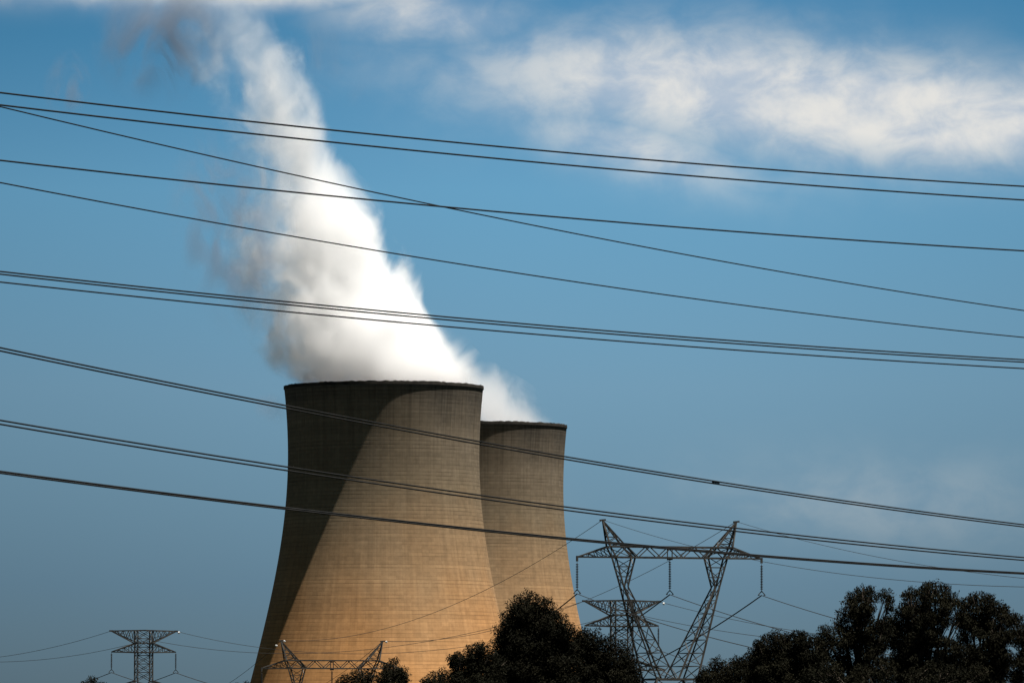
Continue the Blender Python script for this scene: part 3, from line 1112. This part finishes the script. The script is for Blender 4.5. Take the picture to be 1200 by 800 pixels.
tree("shrub", 396, [(508, 785, 8), (498, 792, 7), (520, 781, 10), (512, 794, 12)], 511,
     "low dark shrub at the left end of the middle grove", M_LEAF, fill=2, dens=620, size=0.26, hang=0.3)
tree("bushy_tree", 430, [(461, 769, 8), (453, 775, 8), (470, 779, 9), (474, 787, 8), (462, 784, 14), (446, 786, 10)], 461,
     "small pointed dark tree below the lower tower, beside the far pylon's right end", M_LEAF, fill=2, dens=620, size=0.28, hang=0.3)
tree("bushy_tree", 432, [(418, 783, 11), (405, 788, 10), (432, 782, 10), (397, 795, 8)], 416,
     "low rounded dark tree under the far pylon's crossarm", M_LEAF, fill=2, dens=620, size=0.28, hang=0.3)
tree("shrub", 440, [(108, 791, 8), (118, 797, 7), (98, 797, 6)], 108,
     "tiny dark treetop at the bottom edge beside the left mast", M_LEAF, fill=1, dens=620, size=0.26)
tree("shrub", 440, [(290, 797, 8), (278, 799, 6)], 285,
     "sliver of dark treetop at the bottom edge under the shaded tower foot", M_LEAF, fill=1, dens=620, size=0.26)
# right grove
tree("eucalyptus_tree", 450, [(840, 768, 10), (828, 779, 10), (850, 773, 9), (862, 768, 9), (820, 790, 8), (842, 785, 14), (874, 766, 10), (884, 764, 9), (856, 778, 12)], 838,
     "low dark eucalyptus at the left end of the right grove", M_LEAF, fill=2, dens=560, size=0.30)
tree("eucalyptus_tree", 440, [(908, 737, 12), (933, 737, 11), (892, 750, 11), (882, 759, 10), (920, 748, 16), (948, 742, 11), (900, 766, 15), (936, 764, 16), (962, 746, 11), (960, 760, 13), (898, 742, 8), (921, 740, 8), (941, 737, 7), (888, 748, 7)], 914,
     "mid-height rounded eucalyptus in the left half of the right grove", M_LEAF, fill=2, dens=560, size=0.32)
tree("eucalyptus_tree", 455, [(1010, 685, 12), (999, 692, 10), (1036, 689, 11), (1022, 694, 9), (990, 710, 11), (1004, 706, 13), (968, 731, 12), (978, 742, 13), (1000, 738, 12), (1026, 728, 11), (985, 722, 10), (958, 742, 10), (1046, 722, 9), (1018, 686, 8), (1042, 697, 7)], 1000,
     "open-crowned eucalyptus with sky showing through, left of the tallest one", M_LEAF, fill=1, dens=480, size=0.34, spread=1.2)
tree("eucalyptus_tree", 445, [(1097, 680, 14), (1070, 686, 12), (1083, 690, 15), (1058, 700, 12), (1115, 692, 13), (1050, 716, 14), (1075, 712, 18), (1105, 712, 14), (1060, 740, 16), (1090, 738, 10), (1062, 692, 8), (1108, 684, 8), (1124, 700, 10), (1128, 716, 10), (1046, 728, 10), (1086, 681, 8)], 1080,
     "tallest spreading eucalyptus of the right grove", M_LEAF, fill=1, dens=520, size=0.34, spread=1.3)
tree("eucalyptus_tree", 452, [(1150, 692, 14), (1166, 701, 12), (1135, 700, 12), (1148, 715, 16), (1178, 714, 11), (1128, 722, 11), (1168, 728, 14), (1140, 694, 8), (1160, 694, 9), (1176, 706, 8), (1184, 720, 10)], 1150,
     "broad eucalyptus with bare upright stems, right of the tallest one", M_LEAF, fill=1, dens=500, size=0.34, spread=1.2)
tree("eucalyptus_tree", 448, [(1190, 717, 11), (1204, 721, 14), (1225, 715, 16), (1196, 738, 14), (1250, 725, 16), (1220, 745, 18)], 1212,
     "dark eucalyptus cut off by the right edge of the photo", M_LEAF, fill=1, dens=520, size=0.34, spread=1.2)
tree("eucalyptus_tree", 430, [(975, 772, 15), (1010, 777, 14), (1040, 772, 15), (1075, 779, 15), (1110, 776, 15), (1145, 778, 15), (950, 780, 14)], 1045,
     "low dark understorey tree filling the foot of the right grove", M_LEAF, fill=1, dens=520, size=0.32, spread=1.2)
